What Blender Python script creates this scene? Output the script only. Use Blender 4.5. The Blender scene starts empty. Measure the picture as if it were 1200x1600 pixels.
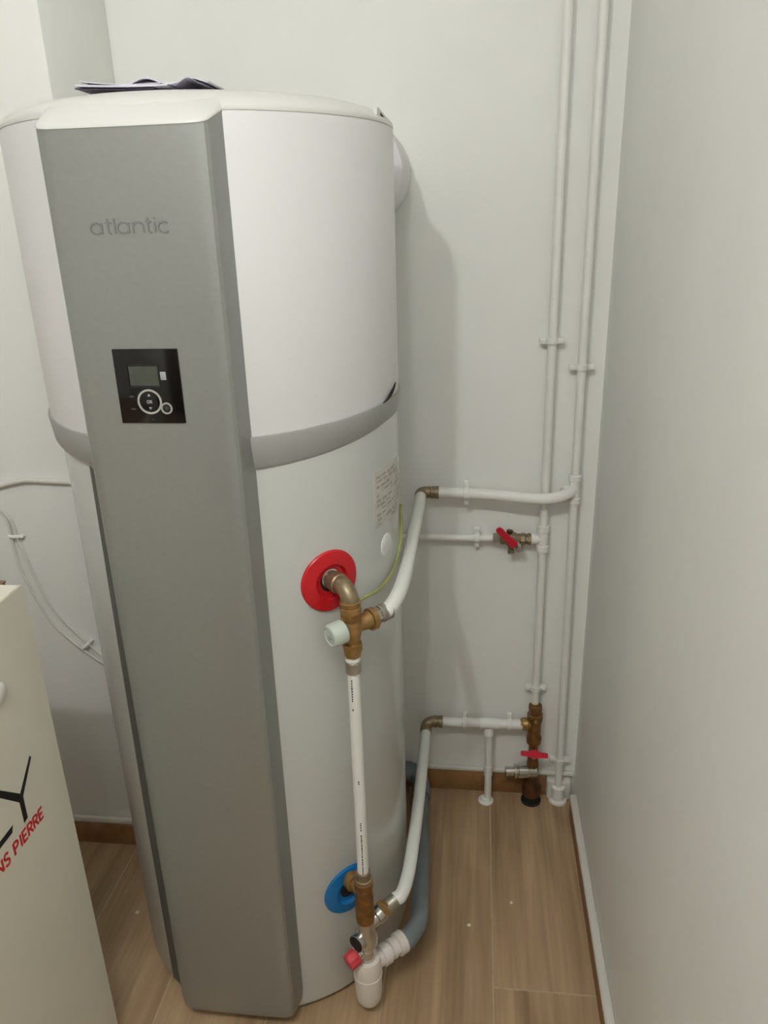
import bpy, bmesh, math, random
from mathutils import Vector, Matrix

random.seed(4)
S = bpy.context.scene
COL = S.collection

# ---------------------------------------------------------------- camera
cam_d = bpy.data.cameras.new('camera')
cam = bpy.data.objects.new('camera', cam_d)
COL.objects.link(cam)
cam_d.sensor_fit = 'VERTICAL'
cam_d.sensor_height = 36.0
cam_d.sensor_width = 27.0
cam_d.lens = 27.0
cam_d.clip_start = 0.02
R0 = ((0.9929, -0.0158, 0.1179), (0.1156, 0.3556, -0.9275), (-0.0273, 0.9345, 0.3549))
cam.matrix_world = Matrix([list(R0[0]) + [0.0], list(R0[1]) + [0.0], list(R0[2]) + [1.45], [0, 0, 0, 1]])
S.camera = cam

# ---------------------------------------------------------------- world / light / exposure
wd = bpy.data.worlds.new('world')
S.world = wd
wd.use_nodes = True
wd.node_tree.nodes['Background'].inputs[0].default_value = (0.9, 0.93, 1.0, 1)
wd.node_tree.nodes['Background'].inputs[1].default_value = 0.02
LAMP_POS = (-0.28, -0.20, 2.40)      # middle of the two-globe ceiling bar
GLOBES = ((-0.455, 590.0), (-0.105, 300.0))   # x of each globe, its strength
LAMP_RADIUS = 0.038
LAMP_COLOUR = (1.0, 1.01, 1.0)
S.view_settings.view_transform = 'Standard'
S.view_settings.look = 'None'
S.view_settings.exposure = 0.0
S.view_settings.gamma = 1.0
S.view_settings.use_curve_mapping = False


# ---------------------------------------------------------------- helpers
def lin(c):
    out = []
    for v in c:
        v = v / 255.0
        out.append(v / 12.92 if v <= 0.04045 else ((v + 0.055) / 1.055) ** 2.4)
    return tuple(out) + (1.0,)


def mat(name, rgb, rough=0.5, metal=0.0, var=0.0, vscale=8.0, bump=0.0, bscale=60.0, coat=0.0, spec=0.5, emit=None):
    m = bpy.data.materials.new(name)
    m.use_nodes = True
    nt = m.node_tree
    b = nt.nodes['Principled BSDF']
    b.inputs['Base Color'].default_value = lin(rgb)
    b.inputs['Roughness'].default_value = rough
    b.inputs['Metallic'].default_value = metal
    b.inputs['Specular IOR Level'].default_value = spec
    b.inputs['Coat Weight'].default_value = coat
    b.inputs['Coat Roughness'].default_value = 0.12
    tc = nt.nodes.new('ShaderNodeTexCoord')
    if var > 0:
        nz = nt.nodes.new('ShaderNodeTexNoise')
        nz.inputs['Scale'].default_value = vscale
        nz.inputs['Detail'].default_value = 4
        nt.links.new(tc.outputs['Object'], nz.inputs['Vector'])
        rp = nt.nodes.new('ShaderNodeValToRGB')
        rp.color_ramp.elements[0].position = 0.3
        rp.color_ramp.elements[1].position = 0.7
        rp.color_ramp.elements[0].color = lin([max(0, c * (1 - var)) for c in rgb])
        rp.color_ramp.elements[1].color = lin([min(255, c * (1 + var)) for c in rgb])
        nt.links.new(nz.outputs['Fac'], rp.inputs['Fac'])
        nt.links.new(rp.outputs['Color'], b.inputs['Base Color'])
    if bump > 0:
        nb = nt.nodes.new('ShaderNodeTexNoise')
        nb.inputs['Scale'].default_value = bscale
        nb.inputs['Detail'].default_value = 3
        nt.links.new(tc.outputs['Object'], nb.inputs['Vector'])
        bp = nt.nodes.new('ShaderNodeBump')
        bp.inputs['Strength'].default_value = bump
        bp.inputs['Distance'].default_value = 0.002
        nt.links.new(nb.outputs['Fac'], bp.inputs['Height'])
        nt.links.new(bp.outputs['Normal'], b.inputs['Normal'])
    if emit:
        b.inputs['Emission Color'].default_value = tuple(emit[0]) + (1,)
        b.inputs['Emission Strength'].default_value = emit[1]
    return m


def wood(name, dark, light, rough=0.42):
    m = mat(name, light, rough, bump=0.05, bscale=90)
    nt = m.node_tree
    b = nt.nodes['Principled BSDF']
    tc = [n for n in nt.nodes if n.type == 'TEX_COORD'][0]
    oi = nt.nodes.new('ShaderNodeObjectInfo')
    vm = nt.nodes.new('ShaderNodeVectorMath')
    vm.operation = 'MULTIPLY_ADD'
    vm.inputs[1].default_value = (1, 1, 1)
    cm = nt.nodes.new('ShaderNodeCombineXYZ')
    ml = nt.nodes.new('ShaderNodeMath')
    ml.operation = 'MULTIPLY'
    ml.inputs[1].default_value = 7.3
    nt.links.new(oi.outputs['Random'], ml.inputs[0])
    nt.links.new(ml.outputs[0], cm.inputs[0])
    nt.links.new(ml.outputs[0], cm.inputs[1])
    nt.links.new(tc.outputs['Object'], vm.inputs[0])
    nt.links.new(cm.outputs[0], vm.inputs[2])
    facs = []
    for sc, det in (((26, 1.6, 26), 5), ((95, 3.5, 95), 3), ((5, 2.2, 5), 2)):
        mp = nt.nodes.new('ShaderNodeMapping')
        mp.inputs['Scale'].default_value = sc
        nt.links.new(vm.outputs[0], mp.inputs['Vector'])
        nz = nt.nodes.new('ShaderNodeTexNoise')
        nz.inputs['Scale'].default_value = 1.0
        nz.inputs['Detail'].default_value = det
        nz.inputs['Distortion'].default_value = 0.6
        nt.links.new(mp.outputs[0], nz.inputs['Vector'])
        facs.append(nz)
    a1 = nt.nodes.new('ShaderNodeMath')
    a1.operation = 'ADD'
    nt.links.new(facs[0].outputs['Fac'], a1.inputs[0])
    nt.links.new(facs[2].outputs['Fac'], a1.inputs[1])
    a2 = nt.nodes.new('ShaderNodeMath')
    a2.operation = 'MULTIPLY_ADD'
    a2.inputs[1].default_value = 0.55
    nt.links.new(facs[1].outputs['Fac'], a2.inputs[0])
    nt.links.new(a1.outputs[0], a2.inputs[2])
    rp = nt.nodes.new('ShaderNodeValToRGB')
    mr = nt.nodes.new('ShaderNodeMapRange')
    mr.inputs['From Min'].default_value = 0.95
    mr.inputs['From Max'].default_value = 1.6
    nt.links.new(a2.outputs[0], mr.inputs['Value'])
    rp.color_ramp.elements[0].color = lin(dark)
    rp.color_ramp.elements[1].color = lin(light)
    nt.links.new(mr.outputs[0], rp.inputs['Fac'])
    nt.links.new(rp.outputs['Color'], b.inputs['Base Color'])
    return m


WLOC = {}


def finish(name, bm, m, parent=None, angle=35, flat=False):
    """link a bmesh (world coordinates) as one mesh object with its origin at its base"""
    bmesh.ops.recalc_face_normals(bm, faces=bm.faces[:])
    xs = [v.co.x for v in bm.verts]
    ys = [v.co.y for v in bm.verts]
    zs = [v.co.z for v in bm.verts]
    c = Vector(((min(xs) + max(xs)) / 2, (min(ys) + max(ys)) / 2, min(zs)))
    bmesh.ops.translate(bm, verts=bm.verts[:], vec=-c)
    me = bpy.data.meshes.new(name)
    bm.to_mesh(me)
    bm.free()
    if not flat:
        me.polygons.foreach_set('use_smooth', [True] * len(me.polygons))
        me.set_sharp_from_angle(angle=math.radians(angle))
    me.materials.append(m)
    o = bpy.data.objects.new(name, me)
    COL.objects.link(o)
    o.location = c
    WLOC[o] = c
    if parent is not None:
        o.parent = parent
        o.matrix_parent_inverse = Matrix.Translation(-WLOC[parent])
    return o


def thing(name, loc, label, cat, group=None):
    o = bpy.data.objects.new(name, None)
    COL.objects.link(o)
    o.location = loc
    o.empty_display_size = 0.05
    WLOC[o] = Vector(loc)
    return tag(o, label, cat, group)


def tag(o, label, cat, group=None):
    o['label'] = label
    o['category'] = cat
    if group:
        o['group'] = group
    return o


def struct(o):
    o['kind'] = 'structure'
    return o


def add_box(bm, lo, hi, bevel=0.0, segs=2):
    r = bmesh.ops.create_cube(bm, size=1.0)
    vs = r['verts']
    for v in vs:
        v.co = Vector([lo[i] + (v.co[i] + 0.5) * (hi[i] - lo[i]) for i in range(3)])
    if bevel > 0:
        es = list({e for v in vs for e in v.link_edges})
        bmesh.ops.bevel(bm, geom=es, offset=bevel, segments=segs, affect='EDGES', profile=0.5)


def box(name, lo, hi, m, parent=None, bevel=0.0):
    bm = bmesh.new()
    add_box(bm, lo, hi, bevel)
    return finish(name, bm, m, parent)


def frame(d):
    d = Vector(d).normalized()
    up = Vector((0, 0, 1)) if abs(d.z) < 0.9 else Vector((0, 1, 0))
    x = up.cross(d).normalized()
    y = d.cross(x).normalized()
    return x, y, d


def add_rev(bm, p, d, prof, segs=32, rot=0.0, ovals=None):
    """revolve prof [(distance along d, radius)] about the axis through p"""
    p = Vector(p)
    x, y, d = frame(d)
    rings = []
    for t, r in prof:
        if r <= 1e-6:
            rings.append([bm.verts.new(p + d * t)])
        else:
            rings.append([bm.verts.new(p + d * t + (x * math.cos(a) + y * math.sin(a)) * r)
                          for a in [rot + 2 * math.pi * k / segs for k in range(segs)]])
    for a, b in zip(rings, rings[1:]):
        for k in range(segs):
            k2 = (k + 1) % segs
            if len(a) == 1 and len(b) == 1:
                continue
            if len(a) == 1:
                bm.faces.new((a[0], b[k], b[k2]))
            elif len(b) == 1:
                bm.faces.new((a[k], a[k2], b[0]))
            else:
                bm.faces.new((a[k], a[k2], b[k2], b[k]))
    for rg, flip in ((rings[0], True), (rings[-1], False)):
        if len(rg) > 1:
            bm.faces.new(rg[::-1] if flip else rg)


def rev(name, p, d, prof, m, parent=None, segs=32, angle=35, rot=0.0):
    bm = bmesh.new()
    add_rev(bm, p, d, prof, segs, rot)
    return finish(name, bm, m, parent, angle)


def spline(pts, n=8):
    pts = [Vector(p) for p in pts]
    if len(pts) < 3:
        return pts
    out = []
    ext = [pts[0] * 2 - pts[1]] + pts + [pts[-1] * 2 - pts[-2]]
    for i in range(1, len(ext) - 2):
        a, b, c, d = ext[i - 1:i + 3]
        for k in range(n):
            t = k / n
            out.append(0.5 * (2 * b + (c - a) * t + (2 * a - 5 * b + 4 * c - d) * t * t + (3 * b - a - 3 * c + d) * t ** 3))
    out.append(pts[-1])
    return out


def add_tube(bm, pts, r, segs=16, closed=False):
    pts = [Vector(p) for p in pts]
    n = len(pts)
    tans = []
    for i in range(n):
        if closed:
            a, b = pts[(i - 1) % n], pts[(i + 1) % n]
        else:
            a, b = pts[max(0, i - 1)], pts[min(n - 1, i + 1)]
        tans.append((b - a).normalized())
    x, y, _ = frame(tans[0])
    rings = []
    for i in range(n):
        if i:
            q = tans[i - 1].rotation_difference(tans[i])
            x = q @ x
            y = q @ y
        rr = r[i] if isinstance(r, (list, tuple)) else r
        rings.append([bm.verts.new(pts[i] + (x * math.cos(2 * math.pi * k / segs) + y * math.sin(2 * math.pi * k / segs)) * rr)
                      for k in range(segs)])
    prs = list(zip(rings, rings[1:]))
    if closed:
        prs.append((rings[-1], rings[0]))
    for a, b in prs:
        for k in range(segs):
            k2 = (k + 1) % segs
            bm.faces.new((a[k], a[k2], b[k2], b[k]))
    if not closed:
        bm.faces.new(rings[0][::-1])
        bm.faces.new(rings[-1])


def tube(name, pts, r, m, parent=None, segs=16, smooth=True, n=8):
    bm = bmesh.new()
    add_tube(bm, spline(pts, n) if smooth else pts, r, segs)
    return finish(name, bm, m, parent, angle=40)


def add_prism(bm, pts, vec):
    """polygon pts (3-D, planar) swept by vec"""
    vec = Vector(vec)
    a = [bm.verts.new(Vector(p)) for p in pts]
    b = [bm.verts.new(Vector(p) + vec) for p in pts]
    bm.faces.new(a)
    bm.faces.new(b[::-1])
    n = len(a)
    for k in range(n):
        bm.faces.new((a[k], b[k], b[(k + 1) % n], a[(k + 1) % n]))


def add_ribbon(bm, pts, wid, to3, depth):
    """2-D polyline drawn as a flat stroke; to3(u, v, w) maps to space"""
    n = len(pts)
    closed = n > 2 and (Vector(pts[0]) - Vector(pts[-1])).length < 1e-6
    L, Rr = [], []
    for i in range(n):
        if closed:
            a = Vector(pts[(i - 1) % (n - 1)])
            b = Vector(pts[(i + 1) % (n - 1)])
        else:
            a, b = Vector(pts[max(0, i - 1)]), Vector(pts[min(n - 1, i + 1)])
        c = Vector(pts[i])
        t = (b - a).normalized()
        nn = Vector((-t.y, t.x))
        k = 1.0
        if 0 < i < n - 1 or closed:
            d1 = (c - a).normalized() if (c - a).length > 0 else t
            k = 1.0 / max(0.5, abs(d1.dot(t)))
        L.append(c + nn * wid * 0.5 * k)
        Rr.append(c - nn * wid * 0.5 * k)
    def mk(w):
        return ([bm.verts.new(to3(p.x, p.y, w)) for p in L], [bm.verts.new(to3(p.x, p.y, w)) for p in Rr])
    l0, r0 = mk(0.0)
    l1, r1 = mk(depth)
    for i in range(n - 1):
        bm.faces.new((l1[i], l1[i + 1], r1[i + 1], r1[i]))
        bm.faces.new((l0[i], r0[i], r0[i + 1], l0[i + 1]))
        bm.faces.new((l0[i], l0[i + 1], l1[i + 1], l1[i]))
        bm.faces.new((r0[i], r1[i], r1[i + 1], r0[i + 1]))
    bm.faces.new((l0[0], l1[0], r1[0], r0[0]))
    bm.faces.new((l0[-1], r0[-1], r1[-1], l1[-1]))


def arc(cx, cy, r, a0, a1, n=14, ry=None):
    ry = ry or r
    return [(cx + r * math.cos(math.radians(a0 + (a1 - a0) * k / n)), cy + ry * math.sin(math.radians(a0 + (a1 - a0) * k / n)))
            for k in range(n + 1)]


# stroke letters: name -> (advance, strokes), x-height / cap height = 1
LET = {
    'a': (1.36, [arc(0.5, 0.5, 0.5, 0, 360, 20), [(1.0, 1.0), (1.0, 0.0)]]),
    't': (0.68, [[(0.2, 1.4), (0.2, 0.25)] + arc(0.45, 0.25, 0.25, 180, 270, 5), [(0.0, 1.0), (0.5, 1.0)]]),
    'l': (0.34, [[(0.1, 1.42), (0.1, 0.0)]]),
    'n': (1.12, [[(0.0, 0.0), (0.0, 1.0)], [(0.0, 0.55)] + arc(0.45, 0.55, 0.45, 180, 0, 12) + [(0.9, 0.0)]]),
    'i': (0.36, [[(0.1, 1.0), (0.1, 0.0)], [(0.1, 1.25), (0.1, 1.42)]]),
    'c': (0.95, [arc(0.5, 0.5, 0.5, 45, 315, 16)]),
    'N': (0.85, [[(0, 0), (0, 1)], [(0.02, 0.96), (0.58, 0.04)], [(0.6, 0), (0.6, 1)]]),
    'S': (0.72, [arc(0.26, 0.75, 0.23, 20, 270, 12) + arc(0.26, 0.25, 0.24, 85, -160, 12)]),
    'P': (0.78, [[(0, 0), (0, 1)], [(0, 0.95), (0.27, 0.95)] + arc(0.27, 0.71, 0.24, 90, -90, 10) + [(0, 0.47)]]),
    'I': (0.36, [[(0.08, 0), (0.08, 1)]]),
    'E': (0.68, [[(0, 0), (0, 1)], [(0, 0.95), (0.48, 0.95)], [(0, 0.5), (0.42, 0.5)], [(0, 0.05), (0.48, 0.05)]]),
    'R': (0.74, [[(0, 0), (0, 1)], [(0, 0.95), (0.27, 0.95)] + arc(0.27, 0.72, 0.23, 90, -90, 10) + [(0, 0.49)], [(0.22, 0.47), (0.52, 0.0)]]),
    'O': (0.9, [arc(0.35, 0.5, 0.33, 0, 360, 18, 0.46)]),
    'K': (0.7, [[(0, 0), (0, 1)], [(0.5, 1), (0.04, 0.5)], [(0.1, 0.56), (0.52, 0)]]),
    ' ': (0.45, []),
}


def word(bm, text, u0, v0, hgt, width, stroke, to3, depth, slant=0.0):
    adv = sum(LET[c][0] for c in text)
    k = width / adv
    u = 0.0
    q = 0
    for c in text:
        a, strokes = LET[c]
        for st in strokes:
            q += 1
            add_ribbon(bm, [(u0 + (u + x) * k + slant * y * hgt, v0 + y * hgt) for x, y in st], stroke, to3, depth * (1 + 0.15 * (q % 3)))
        u += a


# ---------------------------------------------------------------- materials
M = {}
M['wall'] = mat('white_wall_paint', (245, 245, 240), 0.62, var=0.012, vscale=3, bump=0.10, bscale=150)
M['ceiling'] = mat('white_ceiling_paint', (248, 248, 245), 0.7, bump=0.06, bscale=120)
M['grout'] = mat('beige_grout', (184, 164, 134), 0.8, var=0.05, vscale=40)
M['tile'] = wood('wood_look_tile', (140, 112, 82), (190, 162, 126))
M['skirt'] = wood('wood_look_skirting', (118, 82, 47), (158, 117, 74), 0.5)
M['filler'] = mat('white_filler', (222, 219, 209), 0.6, bump=0.3, bscale=60)
M['enamel'] = mat('white_enamel', (206, 208, 204), 0.24, var=0.006, vscale=2, coat=0.25)
M['cover'] = mat('white_plastic_cover', (221, 220, 219), 0.38, var=0.004, vscale=2)
M['cap'] = mat('white_plastic_cap', (221, 220, 215), 0.27)
M['band'] = mat('grey_plastic_band', (158, 158, 154), 0.42)
M['silver'] = mat('silver_paint', (157, 159, 155), 0.45, metal=0.6, var=0.01, vscale=120)
M['dark_strip'] = mat('dark_grey_strip', (92, 93, 87), 0.6)
M['logo'] = mat('grey_logo', (138, 139, 137), 0.45, metal=0.6)
M['black'] = mat('black_gloss_plastic', (14, 13, 14), 0.12)
M['matte_black'] = mat('black_rubber', (20, 20, 22), 0.6)
M['screen'] = mat('grey_lcd', (70, 74, 66), 0.22, var=0.04, vscale=60)
M['ring'] = mat('chrome_ring', (205, 204, 200), 0.3, metal=0.6)
M['print_grey'] = mat('grey_print', (170, 168, 164), 0.5)
M['dim_print'] = mat('dim_print', (66, 64, 62), 0.5)
M['sticker'] = mat('pale_sticker', (160, 162, 163), 0.5, var=0.05, vscale=200)
M['badge'] = mat('white_badge', (236, 236, 236), 0.4)
M['label'] = mat('grey_white_label', (206, 202, 193), 0.5, var=0.05, vscale=60)
M['label_print'] = mat('label_print', (168, 162, 152), 0.6)
M['red'] = mat('red_plastic', (196, 22, 32), 0.36)
M['pink'] = mat('red_knob_plastic', (202, 62, 72), 0.45, var=0.06, vscale=60)
M['handle_red'] = mat('red_handle', (205, 22, 50), 0.4)
M['blue'] = mat('blue_plastic', (16, 112, 176), 0.36)
M['brass'] = mat('brass', (168, 134, 86), 0.4, metal=0.8, var=0.12, vscale=70)
M['dark_brass'] = mat('dark_brass', (134, 98, 58), 0.42, metal=0.75, var=0.16, vscale=60)
M['tarnish'] = mat('tarnished_brass', (150, 134, 108), 0.45, metal=0.75, var=0.12, vscale=60)
M['copper'] = mat('browned_copper', (100, 70, 46), 0.45, metal=0.7, var=0.2, vscale=50)
M['nickel'] = mat('nickel', (176, 170, 158), 0.32, metal=0.85, var=0.06, vscale=60)
M['chrome'] = mat('chrome', (205, 203, 198), 0.2, metal=0.95)
M['pipe'] = mat('white_pipe', (236, 236, 230), 0.4, var=0.012, vscale=14)
M['painted'] = mat('painted_pipe', (241, 240, 234), 0.5, var=0.015, vscale=14, bump=0.06, bscale=60)
M['clip'] = mat('white_clip', (240, 240, 234), 0.5)
M['pvc'] = mat('grey_pvc', (122, 130, 134), 0.42, var=0.05, vscale=18)
M['siphon'] = mat('white_siphon_plastic', (226, 218, 210), 0.4)
M['dial'] = mat('pale_green_knob', (190, 200, 188), 0.5)
M['cable'] = mat('white_cable', (222, 221, 212), 0.5)
M['earth'] = mat('green_yellow_wire', (150, 154, 92), 0.45, var=0.1, vscale=50)
M['board'] = mat('white_printed_board', (226, 222, 206), 0.55, var=0.012, vscale=6)
M['board_edge'] = mat('white_board_edge', (236, 234, 226), 0.5)
M['card'] = mat('brown_cardboard', (138, 108, 82), 0.8, var=0.06, vscale=30)
M['ink'] = mat('black_ink', (26, 24, 24), 0.5)
M['red_ink'] = mat('red_ink', (196, 34, 34), 0.5)
M['paper'] = mat('white_paper', (214, 210, 222), 0.6, var=0.03, vscale=30)
M['dark_paper'] = mat('dark_print_paper', (88, 80, 102), 0.5, var=0.2, vscale=30)
M['grey_paper'] = mat('lavender_grey_paper', (158, 152, 170), 0.6, var=0.1, vscale=60)
M['crumb'] = mat('plaster_crumb', (226, 220, 205), 0.8, bump=0.4, bscale=300)
M['door'] = mat('dark_brown_added_door', (96, 74, 56), 0.5, var=0.05, vscale=12)  # for the added door out of view, dark to soak up bounce
M['fixture'] = mat('white_fixture', (235, 235, 230), 0.4)

# ---------------------------------------------------------------- room shell
WR = 0.272      # right wall face
WB = 1.700      # back wall face
PIER = 1.430    # front face of the wall pier at the left
PX = -0.742     # its side face
WL = -2.40
WF = -1.45
CZ = 2.50

floor = struct(box('floor', (WL - 0.1, WF - 0.1, -0.10), (WR + 0.1, WB + 0.1, -0.0007), M['grout']))
cols = [0.051 + 0.22 * k for k in range(-8, 1)]
joints = {0: (1.12,), 1: (0.60,), 2: (1.52, 0.32), 3: (0.88,), 4: (1.40, 0.20), 5: (0.70,), 6: (1.25,), 7: (0.95,), 8: (1.3,), 9: (0.8,), 10: (1.1,), 11: (0.6,), 12: (1.3,)}
tile_mesh = {}


def tile(x0, x1, y0, y1):
    g = 0.0014
    key = (round(x1 - x0, 4), round(y1 - y0, 4))
    if key not in tile_mesh:
        bm = bmesh.new()
        w, l = x1 - x0 - 2 * g, y1 - y0 - 2 * g
        add_box(bm, (-w / 2, -l / 2, -0.010), (w / 2, l / 2, 0.0), 0.0008, 1)
        me = bpy.data.meshes.new('floor_tile')
        bm.to_mesh(me)
        bm.free()
        me.materials.append(M['tile'])
        tile_mesh[key] = me
    o = bpy.data.objects.new('floor_tile', tile_mesh[key])
    COL.objects.link(o)
    o.location = ((x0 + x1) / 2, (y0 + y1) / 2, 0)
    o.parent = floor
    o.matrix_parent_inverse = Matrix.Translation(-WLOC[floor])


for i in range(13):
    x0 = 0.051 - 0.22 * i
    x1 = x0 + 0.22 if i else WR
    x0 = max(x0, WL)
    if x1 <= WL:
        continue
    yend = PIER if x1 < PX - 0.02 else WB
    js = sorted(joints[i])
    cuts = set()
    for k in range(-4, 4):
        for jx in js[:1]:
            yy = jx + 1.2 * k
            if WF + 0.05 < yy < yend - 0.05:
                cuts.add(round(yy, 4))
    ys = [WF] + sorted(cuts) + [yend]
    for a, b in zip(ys, ys[1:]):
        tile(x0, x1, a, b)

struct(box('wall_back', (WL - 0.1, WB, -0.1), (WR + 0.1, WB + 0.1, CZ), M['wall']))
struct(box('wall_right', (WR, WF - 0.1, -0.1), (WR + 0.1, WB, CZ), M['wall']))
struct(box('wall_left', (WL - 0.1, WF - 0.1, -0.1), (WL, WB, CZ), M['wall']))
struct(box('wall_front', (WL, WF - 0.1, -0.1), (WR, WF, CZ), M['wall']))
struct(box('wall_pier', (WL, PIER, -0.05), (PX, WB, CZ), M['wall'], bevel=0.004))
struct(box('ceiling', (WL - 0.1, WF - 0.1, CZ), (WR + 0.1, WB + 0.1, CZ + 0.1), M['ceiling']))


def skirting(name, runs, ledge):
    """runs: list of boxes (lo, hi) of tile pieces; ledge: the white filler on top"""
    base = None
    bm = bmesh.new()
    add_box(bm, ledge[0], ledge[1], 0.0055, 4)
    base = struct(finish(name, bm, M['filler']))
    for lo, hi in runs:
        box('skirting_tile', lo, hi, M['skirt'], base, 0.0012)
    return base


skirting('baseboard_back', [((PX, 1.690, 0.0), (-0.353, WB, 0.062)), ((-0.351, 1.690, 0.0), (0.197, WB, 0.062))],
         ((PX, 1.688, 0.062), (WR, WB, 0.076)))
skirting('baseboard_left', [((WL, PIER - 0.010, 0.0), (-1.122, PIER, 0.060)), ((-1.12, PIER - 0.010, 0.0), (PX + 0.004, PIER, 0.060))],
         ((WL, PIER - 0.008, 0.060), (PX + 0.004, PIER, 0.080)))
skirting('baseboard_right', [((0.2535, 0.42, 0.0), (0.263, 1.625, 0.046)), ((0.2535, -0.79, 0.0), (0.263, 0.418, 0.046)), ((0.2535, WF, 0.0), (0.263, -0.792, 0.046))],
         ((0.2530, WF, 0.044), (WR, 1.632, 0.058)))
# white filler patch closing the floor around the pipes in the corner
bm = bmesh.new()
add_box(bm, (0.199, 1.672, 0.0), (0.262, WB, 0.060), 0.006, 3)
struct(finish('trim_1', bm, M['filler']))

# ceiling lamp (behind the camera): the light of the room
lp = thing('ceiling_lamp', (LAMP_POS[0], LAMP_POS[1], CZ), 'white ceiling bar lamp with two lit round globes', 'lamp')
box('ceiling_bar', (LAMP_POS[0] - 0.26, LAMP_POS[1] - 0.03, CZ - 0.03), (LAMP_POS[0] + 0.26, LAMP_POS[1] + 0.03, CZ - 0.001), M['fixture'], lp, 0.006)
for gx, strength in GLOBES:
    rev('stem', (gx, LAMP_POS[1], CZ - 0.028), (0, 0, -1), [(0, 0.014), (CZ - 0.028 - LAMP_POS[2] - 0.038, 0.014)], M['fixture'], lp)
    bm = bmesh.new()
    bmesh.ops.create_icosphere(bm, subdivisions=2, radius=LAMP_RADIUS, matrix=Matrix.Translation((gx, LAMP_POS[1], LAMP_POS[2])) @ Matrix.Diagonal((1.0, 1.0, 0.7, 1)))
    finish('globe', bm, mat('lit_globe', (255, 250, 240), 0.4, emit=(LAMP_COLOUR, strength)), lp, 180)

# unseen brown door, added behind the camera to cut bounced light
dr0 = struct(box('added_door', (-0.80, WF, 0.004), (0.05, WF + 0.04, 2.06), M['door'], None, 0.004))
for z0_, z1_ in ((0.18, 0.95), (1.08, 1.92)):
    box('added_door_panel', (-0.68, WF + 0.035, z0_), (-0.07, WF + 0.048, z1_), M['door'], dr0, 0.006)
tube('added_door_handle', [(-0.745, WF + 0.03, 1.02), (-0.745, WF + 0.085, 1.02), (-0.735, WF + 0.095, 1.02), (-0.62, WF + 0.095, 1.02)], 0.009, M['chrome'], dr0, 12, smooth=False)

# ---------------------------------------------------------------- water heater
TC = Vector((-0.428, 1.304, 0))
TU = Vector((-0.433, 1.304, 0))
RB, RU = 0.290, 0.297
wh = thing('water_heater', (TC.x, TC.y, 0), 'tall white cylindrical water heater with a silver front panel', 'water heater')
rev('lower_body', TC, (0, 0, 1), [(0.012, 0.0), (0.012, 0.262), (0.010, 0.280), (0.013, 0.287), (0.022, RB), (1.16, RB), (1.16, 0.0)], M['enamel'], wh, 128)
for k in range(3):
    a = math.radians(-30 + 120 * k)
    rev('foot', (TC.x + 0.2 * math.sin(a), TC.y - 0.2 * math.cos(a), 0), (0, 0, 1), [(0, 0.03), (0.012, 0.03), (0.014, 0.026)], M['matte_black'], wh, 16)
rev('upper_cover', TU, (0, 0, 1), [(1.150, 0.0), (1.150, RU - 0.004), (1.154, RU - 0.001), (1.20, RU), (1.581, RU), (1.5845, RU - 0.002), (1.5845, 0.0)], M['cover'], wh, 128)

# grey band round the waist; its ends lift a little towards the back
bm = bmesh.new()
rows = []
NB = 144
for k in range(NB):
    th = 2 * math.pi * k / NB
    d = math.degrees(th if th <= math.pi else 2 * math.pi - th)
    f = max(0.0, min(1.0, (d - 24) / 50)) ** 1.3
    zb, zt = 1.1155 + 0.022 * f, 1.1665 + 0.010 * f
    ring = []
    for z, r in ((zb, RB - 0.004), (zb + 0.001, RB + 0.0035), (zb + 0.006, RB + 0.0065), (zt - 0.004, RU + 0.0035), (zt, RU + 0.0025), (zt + 0.0005, RU - 0.006)):
        ring.append(bm.verts.new((TU.x + r * math.sin(th), TU.y - r * math.cos(th), z)))
    rows.append(ring)
for k in range(NB):
    a, b = rows[k], rows[(k + 1) % NB]
    for j in range(5):
        bm.faces.new((a[j], b[j], b[j + 1], a[j + 1]))
finish('waist_band', bm, M['band'], wh, 40)

rev('top_cap', TU, (0, 0, 1), [(1.5835, 0.0), (1.5835, 0.2968), (1.587, 0.2972), (1.591, 0.2955), (1.598, 0.288), (1.6055, 0.272), (1.611, 0.254), (1.614, 0.232), (1.616, 0.2), (1.617, 0.0)], M['cap'], wh, 128, 50)

# silver front panel, plan outline swept upwards; its top slopes back
XC, YF = -0.4345, 0.985
half = [(0.0, 0.0), (0.045, 0.0001), (0.090, 0.0007), (0.098, 0.0020), (0.1055, 0.0052), (0.1095, 0.0095), (0.1170, 0.047), (0.1170, 0.085)]
plan = [(XC - u, YF + v) for u, v in half[::-1]] + [(XC + u, YF + v) for u, v in half[1:]]


def ptop(y):
    return 1.5665 + (y - YF) * 0.40


bm = bmesh.new()
npl = len(plan)
levels = [(0.030, 0.958, 0.012), (0.036, 0.975, 0.006), (0.046, 0.988, 0.002), (0.062, 1.0, 0.0), (0.4, 1, 0), (0.8, 1, 0), (1.2, 1, 0), (None, 1, 0)]
rows = []
for z, sx, dy in levels:
    rows.append([bm.verts.new((XC + (x - XC) * sx, y + dy * (1 if y < 1.02 else 0), ptop(y) if z is None else z)) for x, y in plan])
for a, b in zip(rows, rows[1:]):
    for k in range(npl):
        k2 = (k + 1) % npl
        bm.faces.new((a[k], a[k2], b[k2], b[k]))
bm.faces.new(rows[0][::-1])
bm.faces.new(rows[-1])
fp = finish('front_panel', bm, M['silver'], wh, 22)
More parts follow.
